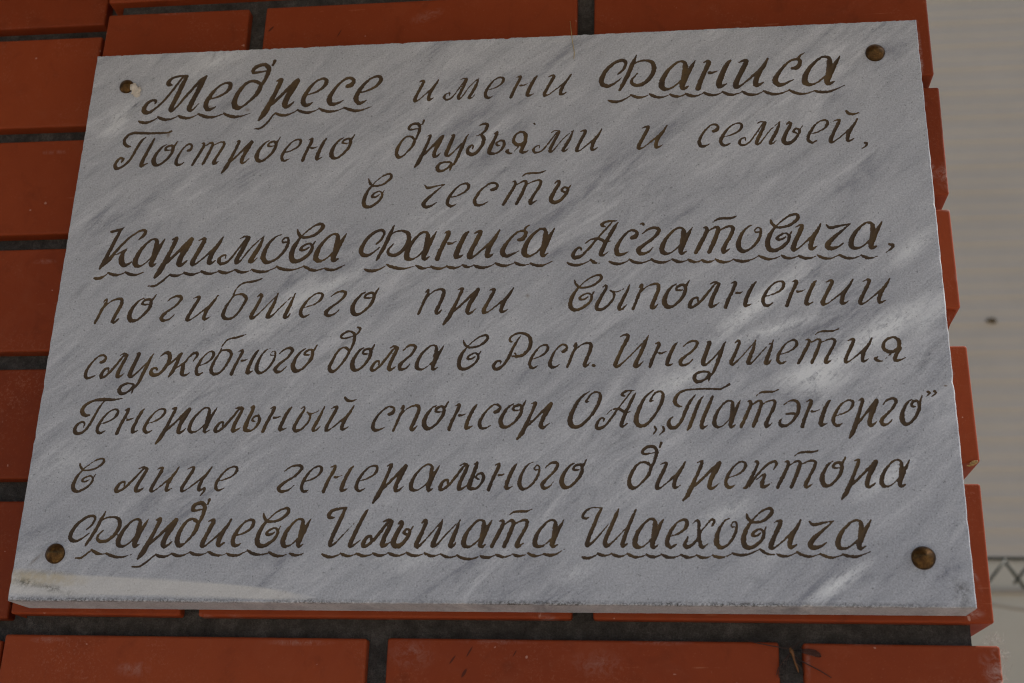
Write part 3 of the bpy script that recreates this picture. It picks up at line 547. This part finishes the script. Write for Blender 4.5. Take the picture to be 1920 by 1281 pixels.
class Part:
    def __init__(s): s.v, s.f, s.ix = [], [], {}
    def pt(s, key, co):
        k = s.ix.get(key)
        if k is None: k = s.ix[key] = len(s.v); s.v.append(co)
        return k
    def node(s, i, j, z=None):
        return s.pt((i, j), W(i * HX, j * HY, depth(phi[i, j]) if z is None else z))
    def edge(s, p, q):
        if p > q: p, q = q, p
        a, b = phi[p], phi[q]; t = a / (a - b)
        return s.pt((p, q), W((p[0] + (q[0] - p[0]) * t) * HX, (p[1] + (q[1] - p[1]) * t) * HY, 0.0))
face = Part(); parts = [Part() for _ in groups]
def walk(part, cc, inside):
    out = []
    for k in range(4):
        p, q = cc[k], cc[(k + 1) % 4]
        if (phi[p] < 0) == inside: out.append(part.node(*p))
        if (phi[p] < 0) != (phi[q] < 0): out.append(part.edge(p, q))
    if len(out) > 2: part.f.append(out)
def cell_label(i, j):
    best = min(((i, j), (i + 1, j), (i + 1, j + 1), (i, j + 1)), key=lambda p: phi[p]); return max(0, int(lab[best]))
B = 8
bx, by = NX // B, NY // B
def plain_block(a, b):
    if a < 0 or b < 0 or a >= bx or b >= by: return False
    return not cs[a * B:(a + 1) * B, b * B:(b + 1) * B].any()
pb = np.array([[plain_block(a, b) for b in range(by)] for a in range(bx)])
def is_plain(a, b): return 0 <= a < bx and 0 <= b < by and pb[a, b]
for a in range(bx):
    for b in range(by):
        if not pb[a, b]: continue
        i0, j0 = a * B, b * B; loop = []
        for (di, dj, si, sj, na, nb) in ((0, 0, 1, 0, a, b - 1), (B, 0, 0, 1, a + 1, b), (B, B, -1, 0, a, b + 1), (0, B, 0, -1, a - 1, b)):
            outside = na < 0 or nb < 0 or (na >= bx and NX % B == 0) or (nb >= by and NY % B == 0)
            n_ = 1 if (is_plain(na, nb) or outside) else B
            loop += [face.node(i0 + di + si * (B // n_) * q, j0 + dj + sj * (B // n_) * q) for q in range(n_)]
        face.f.append(loop)
for i in range(NX):
    for j in range(NY):
        if i < bx * B and j < by * B and pb[i // B, j // B]: continue
        c_ = cs[i, j]
        if c_ == 0: face.f.append([face.node(i, j), face.node(i + 1, j), face.node(i + 1, j + 1), face.node(i, j + 1)])
        elif c_ == 4:
            p = parts[cell_label(i, j)]; p.f.append([p.node(i, j), p.node(i + 1, j), p.node(i + 1, j + 1), p.node(i, j + 1)])
        else:
            cc = [(i, j), (i + 1, j), (i + 1, j + 1), (i, j + 1)]; f4 = [phi[p] < 0 for p in cc]
            walk(parts[cell_label(i, j)], cc, True)
            if c_ == 2 and f4[0] == f4[2]:
                for k in range(4):
                    if not f4[k]:
                        p, q, r = cc[k], cc[(k + 1) % 4], cc[k - 1]; face.f.append([face.edge(r, p), face.node(*p), face.edge(p, q)])
            else: walk(face, cc, False)
# rim: the face rounds over into the sawn sides
rim = [(i, 0) for i in range(0, NX)] + [(NX, j) for j in range(0, NY)] + [(i, NY) for i in range(NX, 0, -1)] + [(0, j) for j in range(NY, 0, -1)]
rim = [k for k in rim if k in face.ix]
def rim_at(k, out, n):
    x, y = k[0] * HX, k[1] * HY
    wob = noise.noise(Vector((x * .35, y * .35, n * .2))) * .35 + noise.noise(Vector((x * 1.3, y * 1.3, 3))) * .18
    cx = 1 if k[0] == NX else -1 if k[0] == 0 else 0; cy = 1 if k[1] == NY else -1 if k[1] == 0 else 0
    ch = min(1.5, chip(x, y)); o_ = out + (wob if n < 0 and n > -4 else wob * .4) - (ch * .7 if n > -1 else ch * .25 if n > -4 else 0)
    if -1 < n: n -= ch * .5
    return W(x + cx * o_, y + cy * o_, n)
def chip(x, y): return max(0.0, noise.noise(Vector((x * .16, y * .16, 7.7))) - .40) * 2.6 + max(0.0, noise.noise(Vector((x * .9, y * .9, 1.3))) - .25) * .5
for k in rim:
    x, y = k[0] * HX, k[1] * HY; c_ = min(1.5, chip(x, y))
    cx = 1 if k[0] == NX else -1 if k[0] == 0 else 0; cy = 1 if k[1] == NY else -1 if k[1] == 0 else 0
    if k in ((0, NY), (NX, NY)): c_ = 1.5
    face.v[face.ix[k]] = W(x - cx * c_, y - cy * c_, 0)
prev = [face.ix[k] for k in rim]
for out, n in ((.45, -.25), (.75, -.9), (.8, -3.0), (.8, -TH + .15)):
    cur = []
    for k in rim: face.v.append(rim_at(k, out, n)); cur.append(len(face.v) - 1)
    for q in range(len(rim)):
        r = (q + 1) % len(rim); face.f.append([prev[r], prev[q], cur[q], cur[r]])
    prev = cur
face.f.append(prev[::-1])
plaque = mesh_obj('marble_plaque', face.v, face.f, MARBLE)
tag(plaque, 'grey veined marble plaque with brown painted cursive inscription screwed to the brick wall', 'plaque')
for nm, p in zip(groups, parts):
    if p.f: mesh_obj(nm, p.v, p.f, PAINT, plaque, smooth=True)

# ---------------------------------------------------------------- the four dome screws
def screw(u, v, r, tip, label, lean=(0, 0), turn=0.0):
    p = at(u, v, 1.5); root = empty('screw', W(p[0], p[1], 0)); bm = bmesh.new(); rings = []
    prof = [(1.0, -.2), (1.0, .7), (.985, 1.1), (.94, 1.6), (.84, 2.35), (.68, 3.2), (.5, 3.95), (.32, 4.6), (.17, 5.1), (.07, 5.35)]
    for q, z in prof:
        rings.append([bm.verts.new(W(p[0] + r * q * (1 + .02 * math.sin(3 * t_ + turn)) * math.cos(t_) + lean[0] * max(0, z) / 5, p[1] + r * q * (1 + .02 * math.cos(2 * t_ + turn)) * math.sin(t_) + lean[1] * max(0, z) / 5, z * tip / 5.35))
                      for t_ in [k * 2 * math.pi / 40 for k in range(40)]])
    for a_, b_ in zip(rings, rings[1:]):
        for k in range(40): bm.faces.new((a_[k], a_[(k + 1) % 40], b_[(k + 1) % 40], b_[k]))
    bm.faces.new(rings[-1])
    put_under(bm_obj('screw_cap', bm, BRASS, smooth=True), root)
    bm = bmesh.new(); tube(bm, [W(p[0], p[1], .1), W(p[0], p[1], -25)], .0024, 12); put_under(bm_obj('shank', bm, BRASS), root)
    tag(root, label, 'screw', 'brass dome screws holding the plaque'); return p
screw(1641, 98, 6.6, 6.4, 'tarnished brass dome screw in the upper right corner of the plaque', (.4, .3), 1.0)
ptl = screw(236.5, 161, 5.6, 4.6, 'brass dome screw half covered by a dab of white plaster', (0, 0), 2.0)
screw(102, 1037.5, 6.5, 5.4, 'golden brass dome screw beside the moss stained lower left corner', (-.3, 0), 3.0)
screw(1732, 1046, 7.1, 6.8, 'brass dome screw with a dark pointed tip in the lower right corner', (.2, .5), 0.4)

# ---------------------------------------------------------------- small things on the wall
def lump(name, pts, mat, parent=None, sub=3, rough=.3):
    """knobbly blob made of overlapping balls that grow into one skin"""
    bm = bmesh.new()
    for (x, y, n, rx, ry, rz) in pts:
        b2 = bmesh.ops.create_icosphere(bm, subdivisions=sub, radius=1.0)
        for v_ in b2['verts']:
            k = 1 + rough * noise.noise(v_.co * 1.7 + Vector((x, y, n))) ; c_ = v_.co * k
            v_.co = W(x + c_.x * rx, y + c_.z * ry, n - c_.y * rz)
    return bm_obj(name, bm, mat, parent, smooth=True)
q = at(252, 166, 2)
tag(lump('plaster_dab', [(q[0] - .2, q[1] + .6, 2.6, 2.7, 3.0, 2.6), (q[0] + .6, q[1] - 2.6, 1.0, 2.9, 3.0, 1.7), (q[0] + 2.4, q[1] - .8, .8, 2.4, 2.4, 1.2), (q[0] + 2.0, q[1] - 4.4, .3, 2.6, 2.0, .7)], PLASTER, rough=.5),
    'dab of dried white plaster sticking to the upper left screw', 'plaster')
pts = []
for u, v, n in ((1069, 40, -TH + .4), (1071, 58, -8), (1071.5, 62, .6), (1072.5, 72, .5), (1074.5, 84, .4), (1077, 99, .4), (1076, 110, .35)):
    p = at(u, v, n); pts.append(W(p[0], p[1], n))
bm = bmesh.new(); tube(bm, pts, .00022, 6)
tag(bm_obj('thread', bm, THREAD, smooth=True), 'thin yellow thread hanging over the top edge of the plaque', 'thread')
q = at(1826, 868, NB + 2)
tag(lump('cocoon', [(q[0] + 1.0, q[1] + .8, NB + .9, 2.0, 1.2, 1.2), (q[0] - .9, q[1] - .6, NB + .8, 1.5, 1.1, 1.1), (q[0] - 3.0, q[1] - 1.4, NB + .5, 1.3, .6, .7)], COCOON, rough=.6),
    'small straw yellow insect cocoon stuck to the corner of a brick', 'cocoon')
# web puff on the end of the lowest brick
WEB = plain('cobweb_silk', (.50, .46, .43), .9, .1, .05, 300)
bm = bmesh.new(); q = at(1883, 1218, NB - 12); rs = random.Random(5)
for k in range(260):
    t_ = rs.random(); y_ = q[1] + 11 - 34 * t_; n_ = NB - 6 - rs.random() * 34; bulge = 9.5 * math.sin(math.pi * min(1, max(.05, t_ * 1.1))) ** .8
    x_ = 617.5 + rs.random() * bulge; a_ = rs.uniform(0, 6.28); l_ = rs.uniform(2, 6)
    tube(bm, [W(x_, y_, n_), W(min(619 + bulge, x_ + math.cos(a_) * l_ * .6 + rs.uniform(-1, 1)), y_ + math.sin(a_) * l_ * .6, n_ + rs.uniform(-2, 2)), W(min(620 + bulge, x_ + math.cos(a_ + .7) * l_), y_ + math.sin(a_ + .7) * l_, n_ + rs.uniform(-3, 3))], .000045, 3)
tag(bm_obj('cobweb', bm, WEB), 'white cobweb puff on the end of the lowest brick', 'cobweb')

# crane fly resting across the upright joint below the plaque
def fp(u, v, n): p = at(u, v, NB + n); return W(p[0], p[1], NB + n)
fly = empty('crane_fly', fp(1485, 1222, 1)); tag(fly, 'slender amber crane fly clinging to the brick joint under the plaque', 'insect')
bm = bmesh.new(); tube(bm, [fp(1480.5, 1213.5, 1.6), fp(1482, 1216, 2.0), fp(1484, 1221, 2.3), fp(1486.5, 1226.5, 2.0), fp(1488.5, 1234, 1.5), fp(1491.5, 1243, 1.2), fp(1495, 1253, .9), fp(1497.5, 1261, .6)], [.0004, .0007, .0013, .0010, .0006, .00085, .0007, .0002], 10)
body = put_under(bm_obj('body', bm, AMBER, smooth=True), fly)
bm = bmesh.new(); s_ = bmesh.ops.create_icosphere(bm, subdivisions=2, radius=.0008); bmesh.ops.translate(bm, verts=bm.verts, vec=fp(1480.5, 1214.5, 1.7)); put_under(bm_obj('head', bm, LEG, smooth=True), fly)
for pts in ([(1479, 1213, 1.6), (1474.5, 1204.5, 1.5)], [(1482, 1213, 1.7), (1486, 1209, 2.0)]):
    bm = bmesh.new(); tube(bm, [fp(*p) for p in pts], [.00018, .0001], 5); put_under(bm_obj('antenna', bm, LEG), fly)
for pts in ([(1481, 1217, 1.6), (1468, 1215, 3.2), (1445, 1211, 2.0), (1420, 1206, 1.0), (1398, 1200.5, .4)], [(1488, 1228, 1.4), (1500, 1238, 3.0), (1515, 1246, 2.0), (1538, 1258, 1.0), (1559, 1271, .3)],
            [(1483, 1219, 1.6), (1490, 1212, 2.0), (1500, 1203, .8)], [(1482, 1224, 1.5), (1470, 1238, 2.4), (1459, 1254, .8), (1456, 1266, .4)],
            [(1487, 1226, 1.5), (1494, 1244, 2.0), (1505, 1256, .3), (1508, 1272, -6)], [(1482, 1222, 1.5), (1474, 1240, 1.0), (1470, 1256, -5)]):
    bm = bmesh.new(); tube(bm, [fp(*p) for p in pts], [.0004] + [.00032] * (len(pts) - 2) + [.0002], 5); put_under(bm_obj('leg', bm, LEG), fly)
M = Mat('smoky_wing', .5, .15); vn = M.noise(M.mapping(M.pos, rot=(0, math.radians(15), 0), scale=(40, 40, 700)), 1, 3, .6)
M.color(M.ramp(vn, [(.4, (.015, .010, .009)), (.6, (.06, .045, .038))])); M.b.inputs['Alpha'].default_value = .45; WING = M.m
for ln in ([(1486, 1220, 0), (1500, 1220.5, .55), (1515, 1222, 1.0), (1528, 1225, 1.15), (1536, 1229, .8), (1540, 1232, .15)], [(1482, 1223, 0), (1477, 1233, .5), (1471, 1246, .95), (1466, 1258, 1.1), (1463, 1266, .8), (1461, 1271, .15)]):
    C_ = [(fp(u, v, 1.2), hw) for u, v, hw in ln]; bm = bmesh.new(); top, bot, topb, botb = [], [], [], []
    for i, (p, hw) in enumerate(C_):
        t = (C_[min(i + 1, len(C_) - 1)][0] - C_[max(i - 1, 0)][0]).normalized(); nrm = Vector((0, -1, 0)).cross(t)
        for lst, sgn, off in ((top, 1, 0), (bot, -1, 0), (topb, 1, 1), (botb, -1, 1)): lst.append(bm.verts.new(p + nrm * sgn * max(.05, hw) * .0018 + Vector((0, .00012 * off, 0))))
    for i in range(len(C_) - 1):
        bm.faces.new((top[i], top[i + 1], bot[i + 1], bot[i])); bm.faces.new((botb[i], botb[i + 1], topb[i + 1], topb[i]))
        bm.faces.new((top[i], topb[i], topb[i + 1], top[i + 1])); bm.faces.new((bot[i], bot[i + 1], botb[i + 1], botb[i]))
    bm.faces.new((top[0], bot[0], botb[0], topb[0])); bm.faces.new((top[-1], topb[-1], botb[-1], bot[-1]))
    put_under(bm_obj('wing', bm, WING), fly)

# ---------------------------------------------------------------- what shows past the pier: a sided building and a lattice girder, out of focus
def wp(u, v, depth): return W(*at(u, v, -depth))
DS = 4600.0
ys = at(1890, 1052, -DS)[1]; top = at(1920, -60, -DS)[1] + 900; xl, xr = at(1700, 400, -DS)[0] - 900, at(1920, 400, -DS)[0] + 2600
house = empty('sided_house', W((xl + xr) / 2, 0, -DS)); house.location.z = 0
tag(house, 'cream house wall with horizontal lap siding, blurred behind the brick pier', 'house')
bm = bmesh.new(); y = ys; prof = []; step = 131.0
while y < top:
    for k in range(16):
        t_ = k / 16; prof.append((y + t_ * step, 6.5 - 5 * t_ + 2.2 * math.cos(4 * math.pi * t_) - (6.0 * ((t_ - .86) / .14) if t_ > .86 else 0)))
    y += step
vl = [(bm.verts.new(W(xl, y_, -DS + n_)), bm.verts.new(W(xr, y_, -DS + n_))) for y_, n_ in prof]
for (a_, b_), (c_, d_) in zip(vl, vl[1:]): bm.faces.new((a_, b_, d_, c_))
put_under(bm_obj('siding', bm, SIDING, smooth=True), house)
bm = bmesh.new(); slab(bm, xl, xr, -Z0 * 1000, ys - 2, -DS + 2, -DS - 200); put_under(bm_obj('plain_wall', bm, PLAINWALL), house)
bm = bmesh.new(); slab(bm, xl, xr, ys, top, -DS - 20, -DS - 200); put_under(bm_obj('backing', bm, PLAINWALL), house)
yt = at(1890, 1110, -DS)[1]
bm = bmesh.new(); slab(bm, xl, xr, yt - 9, yt + 9, -DS + 14, -DS + 1.5); put_under(bm_obj('trim_strip', bm, TRIM), house)
# bug on the siding
q = at(1861, 602, -DS + 14)
tag(lump('moth', [(q[0], q[1], -DS + 16, 16, 12, 6), (q[0] - 18, q[1] + 1, -DS + 15, 9, 7, 4)], plain('moth_brown', (.09, .06, .025), .8, .2, .3, 90), rough=.5), 'small dark brown moth sitting on the cream siding', 'moth')
# lattice girder
DG = 2500.0
gir = empty('lattice_girder', W(*at(1890, 1047, -DG))); tag(gir, 'dark steel lattice girder with zigzag bars in front of the sided house', 'girder')
a0, b0 = at(1858, 1047, -DG), at(1920, 1045, -DG); yv = a0[1]; x0_ = a0[0] - 420; x1_ = b0[0] + 900
bm = bmesh.new(); tube(bm, [W(x0_, yv, -DG), W(x1_, yv, -DG)], .0042, 10); put_under(bm_obj('top_chord', bm, STEEL, smooth=True), gir)
pk = at(1885, 1047, -DG)[0]; yb = at(1885, 1096, -DG)[1]; pitch = at(1935, 1047, -DG)[0] - pk
for lean, nn, rad in ((-36, 12, .0036), (46, -55, .0048)):
    dx = at(1885 + lean, 1096, -DG)[0] - pk
    for k in range(-4 if lean > 0 else -5, int((x1_ - pk) / pitch), 2 if lean > 0 else 1):
        xk = pk + k * pitch + (2 if lean > 0 else 0); bm = bmesh.new()
        tube(bm, [W(xk, yv - 3, -DG + nn * .3), W(xk + dx, yb, -DG + nn)], rad, 8); put_under(bm_obj('lattice_bar', bm, STEEL, smooth=True), gir)
# slack cable
cab = [wp(1850, 1133, 4300), wp(1880, 1137, 4300), wp(1900, 1141, 4300), wp(1925, 1144, 4300), wp(1990, 1140, 4300)]
cab = [wp(1500, 1090, 4300)] + cab + [wp(2300, 1100, 4300)]
bm = bmesh.new(); tube(bm, cab, .006, 8); tag(bm_obj('cable', bm, TRIM, smooth=True), 'slack pale cable crossing low in front of the sided house', 'cable')
